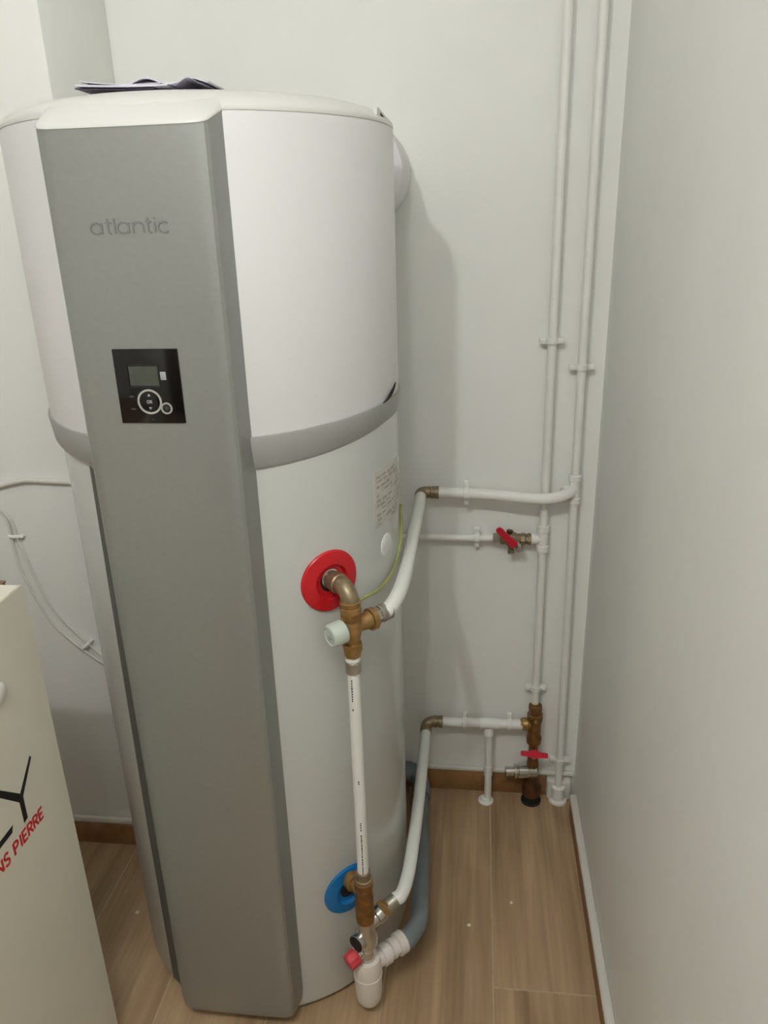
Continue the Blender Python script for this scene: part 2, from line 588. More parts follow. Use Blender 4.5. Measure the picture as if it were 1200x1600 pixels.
# white sloping cap over the panel, running back into the round top cap
bm = bmesh.new()
edge = [(x - XC, y) for x, y in plan if y < YF + 0.06]
rowsc = [[], [], [], [], []]
for u, y in edge:
    uu = u * 1.004
    yf = y - 0.0008
    yb = TU.y - math.sqrt(0.284 ** 2 - (XC + u - TU.x) ** 2)
    zb_ = 1.5995
    z0 = ptop(y)
    rowsc[0].append((XC + uu, yf, z0 - 0.0022))
    rowsc[1].append((XC + uu, yf, z0 + 0.0004))
    rowsc[2].append((XC + uu * 0.997, yf + (yb - yf) * 0.10, z0 + (zb_ - z0) * 0.16))
    rowsc[3].append((XC + uu * 0.992, yf + (yb - yf) * 0.5, z0 + (zb_ - z0) * 0.60))
    rowsc[4].append((XC + uu * 0.985, yb, zb_))
vv = [[bm.verts.new(p) for p in r_] for r_ in rowsc]
for a, b in zip(vv, vv[1:]):
    for k in range(len(a) - 1):
        bm.faces.new((a[k], a[k + 1], b[k + 1], b[k]))
finish('panel_cap', bm, M['cap'], wh, 60)
# maker's name
bm = bmesh.new()
word(bm, 'atlantic', -0.4885, 1.4435, 0.0128, 0.1035, 0.0024, lambda u, v, w: Vector((u, YF - 0.0002 - w, v)), 0.0006)
finish('logo', bm, M['logo'], fp, flat=True)

# control panel
cp = box('control_panel', (-0.4845, YF - 0.0022, 1.1985), (-0.3935, YF + 0.002, 1.2995), M['black'], wh, 0.0012)
cp['label'] = 'black control panel with screen and ring buttons'
CX0, CZ1, CW, CH = -0.4845, 1.2995, 0.091, 0.101
yc = YF - 0.0022


def cpt(u, v):
    return (CX0 + u * CW, CZ1 - v * CH)


x0, z0 = cpt(0.20, 0.50)
x1, z1 = cpt(0.68, 0.205)
bm = bmesh.new()
add_ribbon(bm, [(x0, z0), (x0, z1), (x1, z1), (x1, z0), (x0, z0)], 0.0014, lambda u, v, w: Vector((u, yc - w, v)), 0.0008)
finish('screen_frame', bm, M['matte_black'], cp, flat=True)
x0, z0 = cpt(0.225, 0.485)
x1, z1 = cpt(0.665, 0.225)
box('screen', (x0, yc - 0.0004, z0), (x1, yc + 0.001, z1), M['screen'], cp)
x0, z0 = cpt(0.695, 0.41)
x1, z1 = cpt(0.785, 0.30)
bm = bmesh.new()
add_box(bm, (x0, yc - 0.0006, z0), (x1, yc + 0.001, z1), 0.0007, 3)
finish('sticker', bm, M['sticker'], cp)


def ring(name, u, v, r, t):
    cx, cz = cpt(u, v)
    bm = bmesh.new()
    add_ribbon(bm, arc(cx, cz, r, 0, 360, 40), t, lambda a, b, w: Vector((a, yc - w, b)), 0.0012)
    return finish(name, bm, M['ring'], cp)


ring('dial_ring', 0.485, 0.70, 0.0158, 0.0026)
ring('button_ring', 0.735, 0.79, 0.0070, 0.0020)
cx, cz = cpt(0.485, 0.70)
rev('dial', (cx, yc, cz), (0, -1, 0), [(-0.001, 0.0140), (0.0004, 0.0140), (0.0007, 0.013)], M['black'], cp, 32)
for s in (1, -1):
    bm = bmesh.new()
    add_prism(bm, [(cx - 0.0022, yc - 0.0007, cz + s * 0.0075), (cx + 0.0022, yc - 0.0007, cz + s * 0.0075), (cx, yc - 0.0007, cz + s * 0.0108)], (0, -0.0004, 0))
    finish('arrow', bm, M['print_grey'], cp, flat=True)
bm = bmesh.new()
word(bm, 'OK', cx - 0.0037, cz - 0.0021, 0.0042, 0.0082, 0.0009, lambda u, v, w: Vector((u, yc - 0.0007 - w, v)), 0.0003)
finish('lettering', bm, M['print_grey'], cp, flat=True)
cx, cz = cpt(0.735, 0.79)
rev('small_button', (cx, yc, cz), (0, -1, 0), [(-0.001, 0.0058), (0.0005, 0.0058), (0.0007, 0.005)], M['matte_black'], cp, 24)
rev('button_mark', (cx, yc - 0.0007, cz), (0, -1, 0), [(0, 0.0022), (0.0003, 0.0022)], M['dim_print'], cp, 12)
for v, m in ((0.63, M['print_grey']), (0.80, M['dim_print'])):
    x, z = cpt(0.215, v)
    bm = bmesh.new()
    add_box(bm, (x - 0.0033, yc - 0.0004, z - 0.0012), (x + 0.0033, yc + 0.001, z + 0.0012))
    finish('small_mark', bm, M['dim_print'], cp, flat=True)
x, z = cpt(0.5, 0.945)
box('small_mark', (x - 0.0012, yc - 0.0004, z - 0.0012), (x + 0.0012, yc + 0.001, z + 0.0012), M['dim_print'], cp)


# pieces lying on the round body
def on_body(th, z, c=TC, r=RB, off=0.0):
    t = math.radians(th)
    return Vector((c.x + (r + off) * math.sin(t), c.y - (r + off) * math.cos(t), z))


def patch(bm, t0, t1, z0, z1, off, c=TC, r=RB, n=6):
    for k in range(n):
        a, b = t0 + (t1 - t0) * k / n, t0 + (t1 - t0) * (k + 1) / n
        q = [on_body(a, z0, c, r, off), on_body(b, z0, c, r, off), on_body(b, z1, c, r, off), on_body(a, z1, c, r, off)]
        i = [on_body(a, z0, c, r, -0.002), on_body(b, z0, c, r, -0.002), on_body(b, z1, c, r, -0.002), on_body(a, z1, c, r, -0.002)]
        vo = [bm.verts.new(p) for p in q]
        vi = [bm.verts.new(p) for p in i]
        bm.faces.new(vo)
        bm.faces.new(vi[::-1])
        for j in range(4):
            bm.faces.new((vo[j], vi[j], vi[(j + 1) % 4], vo[(j + 1) % 4]))


# dark strip along the left side of the front panel, wider towards the floor
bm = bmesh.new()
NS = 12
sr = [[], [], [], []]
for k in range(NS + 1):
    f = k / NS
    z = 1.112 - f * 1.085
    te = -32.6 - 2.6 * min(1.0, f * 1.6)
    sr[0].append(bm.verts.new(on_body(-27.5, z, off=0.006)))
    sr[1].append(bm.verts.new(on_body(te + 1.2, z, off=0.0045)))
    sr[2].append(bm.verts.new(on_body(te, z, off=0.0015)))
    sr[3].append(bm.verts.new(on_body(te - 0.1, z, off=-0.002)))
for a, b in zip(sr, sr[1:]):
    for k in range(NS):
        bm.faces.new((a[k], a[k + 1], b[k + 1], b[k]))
finish('side_strip', bm, M['dark_strip'], wh, 60)
bm = bmesh.new()
patch(bm, 64.8, 88, 0.968, 1.066, 0.0005, n=8)
lb = finish('rating_label', bm, M['label'], wh, 40)
bm = bmesh.new()
rr = random.Random(3)
for row in range(11):
    z = 1.056 - row * 0.0082
    t = 66.2
    while t < 86:
        w = rr.uniform(1.5, 4.5)
        if rr.random() < 0.75:
            patch(bm, t, min(t + w, 87), z - rr.uniform(0.002, 0.0048), z, 0.0009, n=2)
        t += w + rr.uniform(0.6, 1.6)
finish('small_print', bm, M['label_print'], lb, flat=True)['kind'] = 'stuff'
bd = on_body(72.2, 0.925)
dn = Vector((math.sin(math.radians(72.2)), -math.cos(math.radians(72.2)), 0))
rev('round_badge', bd - dn * 0.003, dn, [(0, 0.0205), (0.0036, 0.0205), (0.0044, 0.0185), (0.0046, 0.0)], M['badge'], wh, 32)
# dark cover latch at the end of the band and the small cap hook
bm = bmesh.new()
add_tube(bm, [on_body(71 + q * 1.5, 1.1755 + 0.0009 * q + 0.00022 * q * q, TU, RU, 0.0030) for q in range(9)], [0.0006, 0.0014, 0.002, 0.0024, 0.0026, 0.0026, 0.0022, 0.0018, 0.001], 10)
finish('cover_latch', bm, M['matte_black'], wh, 60)
hk = on_body(78, 1.590, TU, RU, -0.008)
bm = bmesh.new()
t80 = Vector((math.cos(math.radians(78)), math.sin(math.radians(78)), 0))
n80 = Vector((math.sin(math.radians(78)), -math.cos(math.radians(78)), 0))
add_prism(bm, [hk - t80 * 0.022, hk + t80 * 0.020, hk + t80 * 0.022 + Vector((0, 0, 0.003)), hk - t80 * 0.014 + Vector((0, 0, 0.0125)), hk - t80 * 0.019 + Vector((0, 0, 0.011))], n80 * 0.006)
finish('cap_hook', bm, M['cap'], wh, 30)
bm = bmesh.new()
add_prism(bm, [hk + n80 * 0.006 - t80 * 0.004 + Vector((0, 0, 0.0015)), hk + n80 * 0.006 + t80 * 0.010 + Vector((0, 0, 0.0015)), hk + n80 * 0.006 - t80 * 0.006 + Vector((0, 0, 0.006))], n80 * 0.0008)
finish('hook_slot', bm, M['matte_black'], wh, 30)


def collar(th, z, m, label):
    t = math.radians(th)
    d = Vector((math.sin(t), -math.cos(t), 0))
    p = on_body(th, z)
    bm = bmesh.new()
    # flange bent to the body, then the cup going in
    tx = Vector((math.cos(t), math.sin(t), 0))
    prof = [(0.0520, -0.0016), (0.0520, 0.0030), (0.0505, 0.0046), (0.0320, 0.0080), (0.0300, 0.0080), (0.0285, 0.0060), (0.0265, 0.0010), (0.0150, 0.0008)]
    N = 56
    rows = []
    for r, o in prof:
        if r == 0:
            continue
        ringv = []
        for k in range(N):
            a = 2 * math.pi * k / N
            u, v = r * math.cos(a), r * math.sin(a)
            sag = RB - math.sqrt(RB * RB - u * u)
            ringv.append(bm.verts.new(p + tx * u + Vector((0, 0, v)) + d * (o - sag)))
        rows.append(ringv)
    for a, b in zip(rows, rows[1:]):
        for k in range(N):
            bm.faces.new((a[k], a[(k + 1) % N], b[(k + 1) % N], b[k]))
    bm.faces.new(rows[-1])
    o = finish('connection_collar', bm, m, wh, 30)
    o['label'] = label
    rev('connection_hole', p + d * -0.004, d, [(0, 0.0185), (0.0052, 0.0185), (0.0056, 0.0175), (0.0056, 0.0)], M['matte_black'], o, 32)
    return o


TH1 = 43.3
collar(TH1, 0.913, M['red'], 'round red plastic collar')
collar(TH1 + 0.3, 0.264, M['blue'], 'round blue plastic collar')

# folded papers left on the heater
bk = thing('instruction_leaflet', (-0.46, 1.14, 1.6145), 'wavy folded paper leaflet lying on top of the water heater', 'leaflet')


def sheet(name, x0, x1, y0, y1, zf, m, th=0.0012):
    bm = bmesh.new()
    nx, ny = 28, 6
    up, dn_ = [], []
    for i in range(nx + 1):
        u = i / nx
        up.append([])
        dn_.append([])
        for j in range(ny + 1):
            v = j / ny
            x, y = x0 + (x1 - x0) * u, y0 + (y1 - y0) * v
            z = zf(u, v)
            up[-1].append(bm.verts.new((x, y, z + th)))
            dn_[-1].append(bm.verts.new((x, y, z)))
    for i in range(nx):
        for j in range(ny):
            bm.faces.new((up[i][j], up[i + 1][j], up[i + 1][j + 1], up[i][j + 1]))
            bm.faces.new((dn_[i][j], dn_[i][j + 1], dn_[i + 1][j + 1], dn_[i + 1][j]))
        bm.faces.new((up[i][0], dn_[i][0], dn_[i + 1][0], up[i + 1][0]))
        bm.faces.new((up[i][ny], up[i + 1][ny], dn_[i + 1][ny], dn_[i][ny]))
    for j in range(ny):
        bm.faces.new((up[0][j], up[0][j + 1], dn_[0][j + 1], dn_[0][j]))
        bm.faces.new((up[nx][j], dn_[nx][j], dn_[nx][j + 1], up[nx][j + 1]))
    return finish(name, bm, m, bk, 60)


ZT = 1.6175
sheet('page', -0.540, -0.43, 1.105, 1.25, lambda u, v: ZT + 0.003 + 0.0045 * (1 - u) ** 2, M['dark_paper'], 0.0014)
sheet('page', -0.537, -0.41, 1.100, 1.25, lambda u, v: ZT + 0.0055 + 0.0045 * (1 - u) ** 2, M['paper'], 0.0022)
sheet('page', -0.522, -0.445, 1.106, 1.25, lambda u, v: ZT + 0.0092 + 0.0040 * (1 - u) ** 2, M['dark_paper'], 0.0013)
sheet('page', -0.531, -0.42, 1.102, 1.25, lambda u, v: ZT + 0.0112 + 0.0042 * (1 - u * 1.6) ** 2 - 0.004 * u, M['paper'], 0.0013)
sheet('page', -0.468, -0.41, 1.108, 1.24, lambda u, v: ZT + 0.0070 + 0.0040 * math.sin(u * math.pi), M['dark_paper'], 0.0012)
sheet('page', -0.478, -0.355, 1.104, 1.25, lambda u, v: ZT + 0.0062 + 0.0092 * math.exp(-((u - 0.30) / 0.17) ** 2) + 0.0070 * math.exp(-((u - 0.80) / 0.14) ** 2), M['paper'], 0.0020)
sheet('page', -0.402, -0.362, 1.101, 1.22, lambda u, v: ZT + 0.0052 + 0.0078 * math.sin(u * math.pi) ** 2, M['grey_paper'], 0.0010)

# air duct behind the heater, entering the back wall
dc = thing('air_duct', (-0.232, 1.62, 1.444), 'round white air duct joining the water heater to the wall behind it', 'duct')
rev('sleeve', (-0.232, 1.530, 1.537), (0, 1, 0), [(0, 0.070), (0.168, 0.070)], M['cover'], dc, 48)
rev('elbow_collar', (-0.232, 1.530, 1.537), (0, 1, 0), [(0, 0.080), (0.004, 0.089), (0.012, 0.093), (0.10, 0.093), (0.14, 0.0915), (0.169, 0.0915)], M['cover'], dc, 64)

# ---------------------------------------------------------------- hot side: mixing valve
P = Vector((-0.191, 1.053, 0))
T = Vector((math.cos(math.radians(TH1)), math.sin(math.radians(TH1)), 0))
N = Vector((math.sin(math.radians(TH1)), -math.cos(math.radians(TH1)), 0))


def at(s, z, k=0.0):
    return P + T * s + N * k + Vector((0, 0, z))


mv = thing('mixing_valve', at(0, 0.79), 'brass thermostatic mixing valve hanging from the red collar', 'valve')
ZH = 0.917
path = [at(0, ZH, -0.064), at(0, ZH, -0.022)] + [at(0, ZH - 0.022 + 0.022 * math.cos(a), -0.022 + 0.022 * math.sin(a)) for a in [math.pi / 2 * k / 6 for k in range(1, 7)]] + [at(0, 0.886, 0)]
tube('elbow', path, 0.0140, M['tarnish'], mv, 24, smooth=False)
rev('union_nut', at(0, ZH, -0.060), N, [(0, 0.0145), (0.001, 0.0165), (0.007, 0.0165), (0.008, 0.0145)], M['chrome'], mv, 24)
rev('elbow_ring', at(0, ZH, -0.044), N, [(0, 0.0150), (0.002, 0.0168), (0.016, 0.0168), (0.018, 0.0150)], M['tarnish'], mv, 24)
rev('thread_ring', at(0, 0.899), (0, 0, -1), [(0, 0.0150), (0.001, 0.0165), (0.006, 0.0165), (0.007, 0.015), (0.010, 0.015), (0.011, 0.017), (0.020, 0.017), (0.021, 0.015)], M['brass'], mv, 24)
rev('inlet_nut', at(0, 0.880), (0, 0, -1), [(0, 0.0150), (0.001, 0.0185), (0.014, 0.0185), (0.016, 0.0150)], M['dark_brass'], mv, 6, rot=0.3)
rev('body', at(0, 0.870), (0, 0, -1), [(0, 0.0130), (0.006, 0.0160), (0.018, 0.0175), (0.034, 0.0150), (0.046, 0.0115), (0.058, 0.0130), (0.068, 0.0130)], M['brass'], mv, 28)
rev('outlet', at(-0.012, 0.853), T, [(0, 0.0130), (0.012, 0.0150), (0.030, 0.0125), (0.034, 0.0135), (0.046, 0.0150), (0.047, 0.0185), (0.056, 0.0185), (0.057, 0.0145)], M['brass'], mv, 28)
rev('outlet_nut', at(0.040, 0.855), T, [(0, 0.0120), (0.001, 0.0150), (0.012, 0.0150), (0.014, 0.0130)], M['nickel'], mv, 6)
kb = rev('temperature_knob', at(-0.013, 0.851), -T + Vector((0, 0, -0.06)), [(0, 0.0110), (0.002, 0.0178), (0.004, 0.0195), (0.024, 0.0188), (0.028, 0.0170), (0.029, 0.0150), (0.0275, 0.0130), (0.0275, 0.0)], M['dial'], mv, 28)
kb['label'] = 'pale green plastic adjusting knob'
kd = (-T + Vector((0, 0, -0.06))).normalized()
rev('knob_screw', at(-0.013, 0.851) + kd * 0.026, kd, [(0, 0.0050), (0.003, 0.0050), (0.0035, 0.004)], M['sticker'], kb, 16)
rev('lower_nut', at(0, 0.826), (0, 0, -1), [(0, 0.0130), (0.002, 0.0172), (0.013, 0.0172), (0.020, 0.0140), (0.026, 0.0135), (0.028, 0.0110)], M['brass'], mv, 6, rot=0.2)
rev('seal_ring', at(0, 0.799), (0, 0, -1), [(0, 0.0105), (0.0008, 0.0120), (0.007, 0.0120), (0.0078, 0.0105)], M['pipe'], mv, 24)
rev('press_sleeve', at(0, 0.791), (0, 0, -1), [(0, 0.0118), (0.001, 0.0130), (0.020, 0.0130), (0.021, 0.0110)], M['nickel'], mv, 24)

# vertical link pipe between the valve and the safety group
vp = thing('link_pipe', at(0, 0.33), 'slim white vertical pipe linking the mixing valve to the blue collar fitting', 'pipe')
tube('pipe', [at(0, 0.776), at(0, 0.332)], 0.0102, M['pipe'], vp, 24, smooth=False)
bm = bmesh.new()
rr = random.Random(8)
for seg in ((0.760, 0.718, 0), (0.705, 0.700, 0), (0.560, 0.552, 0.35), (0.470, 0.452, 0.35), (0.443, 0.352, 0.35)):
    z = seg[0]
    while z > seg[1]:
        h = rr.uniform(0.0022, 0.005)
        a = seg[2] - 0.20
        d = Vector((math.sin(a) * 1.0, -math.cos(a), 0))
        px_ = Vector((d.y, -d.x, 0)) * -1
        c = at(0, z) + d * 0.0101
        add_prism(bm, [c - px_ * 0.0011, c + px_ * 0.0011, c + px_ * 0.0011 - Vector((0, 0, h)), c - px_ * 0.0011 - Vector((0, 0, h))], d * 0.0003)
        z -= h + rr.uniform(0.001, 0.0022)
finish('small_print', bm, M['dim_print'], vp, flat=True)['kind'] = 'stuff'

# flexible bend from the mixing valve to the back wall
hf = thing('hot_water_pipe', (-0.123, 1.40, 0.845), 'thick white bent pipe running from mixing valve along the heater to the wall', 'pipe')
tube('pipe', [at(0.058, 0.857), at(0.074, 0.859), (-0.127, 1.150, 0.8605), (-0.1225, 1.22, 0.861), (-0.1225, 1.32, 0.861), (-0.1225, 1.45, 0.861), (-0.1225, 1.56, 0.862), (-0.1235, 1.640, 0.863)], 0.0128, M['pipe'], hf, 24)
rev('press_sleeve', at(0.052, 0.8565), T, [(0, 0.0125), (0.001, 0.0140), (0.006, 0.0140), (0.007, 0.0150), (0.013, 0.0150), (0.014, 0.0138), (0.024, 0.0142), (0.025, 0.013)], M['nickel'], hf, 24)

# hot branch on the wall
hb = thing('wall_branch_pipe', (0.05, 1.655, 0.85), 'upper horizontal white pipe on the back wall crossing in front of the left riser', 'pipe')
tube('pipe', [(-0.098, 1.658, 0.865), (-0.03, 1.655, 0.866), (0.05, 1.648, 0.864), (0.110, 1.643, 0.860), (0.156, 1.642, 0.859), (0.190, 1.648, 0.864), (0.213, 1.662, 0.869)], 0.0126, M['painted'], hb, 20)
tube('elbow', [(-0.1235, 1.634, 0.863), (-0.1235, 1.648, 0.864), (-0.120, 1.656, 0.865), (-0.111, 1.6585, 0.8655), (-0.102, 1.6585, 0.8655)], 0.0136, M['tarnish'], hb, 20, n=4)
rev('elbow_sleeve', (-0.1015, 1.658, 0.8655), (1, 0, 0), [(0, 0.0120), (0.001, 0.0150), (0.005, 0.0150), (0.006, 0.0136), (0.010, 0.0136), (0.011, 0.0148), (0.018, 0.0148), (0.019, 0.0125)], M['tarnish'], hb, 20)

# ---------------------------------------------------------------- risers on the back wall
lr = thing('riser_pipe', (0.157, 1.675, 0.29), 'left of two white vertical riser pipes on the back wall', 'pipe')
tube('pipe', [(0.154, 1.675, CZ - 0.002), (0.158, 1.675, 0.285)], 0.0098, M['painted'], lr, 20, smooth=False)
rev('tee', (0.1565, 1.675, 0.782), (0, 0, -1), [(0, 0.0105), (0.001, 0.0145), (0.014, 0.0145), (0.016, 0.0125), (0.048, 0.0125), (0.050, 0.0145), (0.064, 0.0145), (0.065, 0.0105)], M['painted'], lr, 24)
rev('tee_port', (0.1565, 1.675, 0.748), (-1, 0, 0), [(0, 0.0115), (0.018, 0.0115), (0.019, 0.013), (0.026, 0.013)], M['painted'], lr, 24)

rs = thing('riser_pipe', (0.228, 1.675, 0.0), 'right of two white vertical riser pipes, nearest the room corner', 'pipe')
tube('pipe', [(0.217, 1.675, CZ - 0.002), (0.222, 1.675, 0.87), (0.229, 1.675, 0.001)], 0.0098, M['painted'], rs, 20, smooth=False)
rev('tee', (0.2218, 1.675, 0.905), (0, 0, -1), [(0, 0.0105), (0.001, 0.0140), (0.012, 0.0140), (0.014, 0.0122), (0.052, 0.0122), (0.054, 0.0140), (0.066, 0.0140), (0.067, 0.0105)], M['painted'], rs, 24)
rev('tee_port', (0.2222, 1.672, 0.8705), (-0.9, -0.42, -0.08), [(0, 0.011), (0.014, 0.013), (0.022, 0.0150), (0.030, 0.0150), (0.031, 0.0125)], M['painted'], rs, 24)
rev('floor_sleeve', (0.229, 1.672, 0.0), (0, 0, 1), [(0, 0.024), (0.006, 0.023), (0.010, 0.0185), (0.045, 0.017), (0.047, 0.0105)], M['clip'], rs, 24)

# ---------------------------------------------------------------- valve line left of the riser
vl = thing('valve_feed_pipe', (-0.05, 1.677, 0.738), 'thin horizontal white pipe on the wall leading to the red lever valve', 'pipe')
tube('pipe', [(-0.30, 1.677, 0.746), (0.044, 1.677, 0.747)], 0.0082, M['painted'], vl, 18, smooth=False)

bv = thing('lever_valve', (0.09, 1.675, 0.728), 'brass ball valve with a slanted red lever on the wall', 'valve')
rev('inlet_nut', (0.042, 1.676, 0.747), (1, 0, 0), [(0, 0.0095), (0.001, 0.0130), (0.012, 0.0130), (0.014, 0.0110), (0.018, 0.0110)], M['nickel'], bv, 6, rot=0.4)
rev('body', (0.058, 1.676, 0.747), (1, 0, 0), [(0, 0.0100), (0.003, 0.0135), (0.012, 0.0135), (0.018, 0.0165), (0.034, 0.0165), (0.040, 0.0125), (0.050, 0.0125)], M['tarnish'], bv, 24)
rev('outlet_nut', (0.106, 1.676, 0.747), (1, 0, 0), [(0, 0.0110), (0.001, 0.0150), (0.010, 0.0150), (0.012, 0.0125), (0.016, 0.0125), (0.017, 0.0150), (0.023, 0.0150), (0.024, 0.0115), (0.030, 0.0115)], M['tarnish'], bv, 8)
rev('stem', (0.086, 1.668, 0.749), (0, -1, 0), [(0, 0.0075), (0.018, 0.0075), (0.020, 0.0095), (0.026, 0.0095), (0.027, 0.006)], M['nickel'], bv, 16)
rev('drain_cap', (0.099, 1.672, 0.742), (0.15, -0.9, -0.35), [(0, 0.0070), (0.016, 0.0070), (0.017, 0.0095), (0.027, 0.0095), (0.028, 0.0080)], M['chrome'], bv, 16)
rev('bleed_plug', (0.082, 1.668, 0.742), (0.12, -0.2, -1), [(0, 0.0065), (0.018, 0.0065), (0.019, 0.0080), (0.027, 0.0080), (0.028, 0.005)], M['tarnish'], bv, 12)
rev('top_plug', (0.079, 1.672, 0.752), (0.1, 0, 1), [(0, 0.0065), (0.012, 0.0065), (0.014, 0.0075), (0.018, 0.0075)], M['copper'], bv, 12)
bm = bmesh.new()
a_, b_ = Vector((0.088, 1.642, 0.749)), Vector((0.051, 1.628, 0.792))
dd = (b_ - a_).normalized()
sd = dd.cross(Vector((0, -1, 0))).normalized()
nn_ = sd.cross(dd).normalized()
outl = []
for t_, w_ in ((-0.008, 0.0060), (-0.004, 0.0095), (0.006, 0.0098), (0.014, 0.0068), (0.030, 0.0072), (0.050, 0.0080), (0.057, 0.0068), (0.060, 0.004)):
    outl.append((t_, w_))
pts = [a_ + dd * t_ + sd * w_ for t_, w_ in outl] + [a_ + dd * t_ - sd * w_ for t_, w_ in outl[::-1]]
add_prism(bm, pts, nn_ * 0.005)
bmesh.ops.bevel(bm, geom=bm.edges[:], offset=0.0014, segments=2, affect='EDGES')
lv = finish('lever', bm, M['handle_red'], bv, 40)
lv['label'] = 'red lever handle'

# ---------------------------------------------------------------- lower wall pipe and its drop
lw = thing('lower_wall_pipe', (0.02, 1.66, 0.22), 'lower horizontal white pipe near the floor with a brass elbow', 'pipe')
tube('pipe', [(-0.080, 1.662, 0.238), (0.128, 1.662, 0.241)], 0.0124, M['painted'], lw, 20, smooth=False)
tube('elbow', [(-0.1165, 1.630, 0.2245), (-0.1165, 1.648, 0.228), (-0.113, 1.658, 0.232), (-0.104, 1.662, 0.236), (-0.094, 1.662, 0.2375)], 0.0142, M['tarnish'], lw, 20, n=4)
rev('elbow_sleeve', (-0.097, 1.662, 0.2378), (1, 0, 0), [(0, 0.0130), (0.001, 0.0155), (0.007, 0.0155), (0.008, 0.0138), (0.012, 0.0138), (0.013, 0.0155), (0.022, 0.0155), (0.023, 0.0125)], M['tarnish'], lw, 20)
rev('tee', (0.020, 1.662, 0.2395), (1, 0, 0), [(0, 0.0128), (0.001, 0.0142), (0.047, 0.0142), (0.048, 0.0128)], M['painted'], lw, 24)
dp = thing('drop_pipe', (0.044, 1.66, 0.0), 'short white pipe dropping from the lower wall pipe into the floor', 'pipe')
tube('pipe', [(0.0435, 1.662, 0.226), (0.045, 1.655, 0.001)], 0.0094, M['painted'], dp, 20, smooth=False)
rev('tee_socket', (0.0435, 1.662, 0.228), (0.007, -0.03, -1), [(0, 0.0110), (0.012, 0.0140), (0.022, 0.0140), (0.023, 0.0098)], M['painted'], dp, 20)
rev('joint_sleeve', (0.0442, 1.6585, 0.112), (0.007, -0.03, -1), [(0, 0.0096), (0.001, 0.0112), (0.030, 0.0112), (0.031, 0.0096)], M['painted'], dp, 20)
rev('floor_collar', (0.040, 1.653, 0.0), (0, 0, 1), [(0, 0.020), (0.004, 0.020), (0.007, 0.014), (0.012, 0.0125), (0.013, 0.0098)], M['clip'], dp, 20)

# stop valve stack at the foot of the left riser
sv = thing('stop_valve', (0.159, 1.665, 0.0), 'brass stop valve with a red wing handle at the foot of the left riser', 'valve')
SX, SY = 0.1585, 1.665
rev('floor_grommet', (SX, SY, 0.0), (0, 0, 1), [(0, 0.026), (0.004, 0.026), (0.006, 0.021), (0.022, 0.020), (0.024, 0.016)], M['matte_black'], sv, 24)
rev('inlet_fitting', (SX, SY, 0.020), (0, 0, 1), [(0, 0.0185), (0.003, 0.0235), (0.028, 0.0240), (0.036, 0.0205), (0.050, 0.0180), (0.062, 0.0150)], M['copper'], sv, 24)
rev('body', (SX + 0.012, 1.662, 0.100), (-1, -0.12, 0.0), [(0, 0.0130), (0.003, 0.0170), (0.022, 0.0175), (0.024, 0.0195), (0.048, 0.0195), (0.050, 0.0165), (0.052, 0.0165), (0.054, 0.0185), (0.060, 0.0185), (0.061, 0.0125), (0.082, 0.0125), (0.083, 0.0105)], M['chrome'], sv, 24)
rev('body_post', (SX, SY, 0.074), (0, 0, 1), [(0, 0.0130), (0.012, 0.0160), (0.045, 0.0155), (0.075, 0.0120), (0.110, 0.0120)], M['dark_brass'], sv, 24)
rev('stem', (SX, 1.658, 0.150), (0, -0.75, 0.5), [(0, 0.0095), (0.020, 0.0095), (0.022, 0.0070), (0.032, 0.0070)], M['tarnish'], sv, 16)
bm = bmesh.new()
c = Vector((SX, 1.634, 0.172))
up_ = Vector((0, 0.45, 0.9)).normalized()
side = Vector((1, 0, -0.06)).normalized()
nrm = side.cross(up_).normalized()
prof = [(-0.034, 0.0062), (-0.031, 0.0072), (-0.016, 0.0052), (-0.010, 0.0100), (0.0, 0.0135), (0.010, 0.0100), (0.016, 0.0052), (0.031, 0.0072), (0.034, 0.0062)]
bot = [(0.034, -0.0060), (0.016, -0.0052), (0.009, -0.0080), (0.0, -0.0090), (-0.009, -0.0080), (-0.016, -0.0052), (-0.034, -0.0060)]
add_prism(bm, [c + side * u + up_ * v for u, v in prof + bot], nrm * 0.006)
bmesh.ops.bevel(bm, geom=bm.edges[:], offset=0.0015, segments=2, affect='EDGES')
wg = finish('wing_handle', bm, M['handle_red'], sv, 40)
wg['label'] = 'red butterfly handle'
rev('check_valve', (SX, SY, 0.182), (0, 0, 1), [(0, 0.0130), (0.004, 0.0180), (0.020, 0.0195), (0.030, 0.0160), (0.036, 0.0165), (0.070, 0.0165), (0.073, 0.0195), (0.090, 0.0195), (0.092, 0.0160), (0.104, 0.0160), (0.106, 0.0170), (0.116, 0.0165), (0.117, 0.0110)], M['dark_brass'], sv, 24)
rev('side_port', (SX, SY, 0.2415), (-1, -0.05, 0), [(0, 0.0130), (0.016, 0.0130), (0.018, 0.0165), (0.030, 0.0165), (0.032, 0.0135), (0.036, 0.0135)], M['brass'], sv, 24)
rev('test_plug', (SX, SY - 0.012, 0.262), (0.1, -1, 0.1), [(0, 0.005), (0.010, 0.005), (0.011, 0.004)], M['brass'], sv, 12)


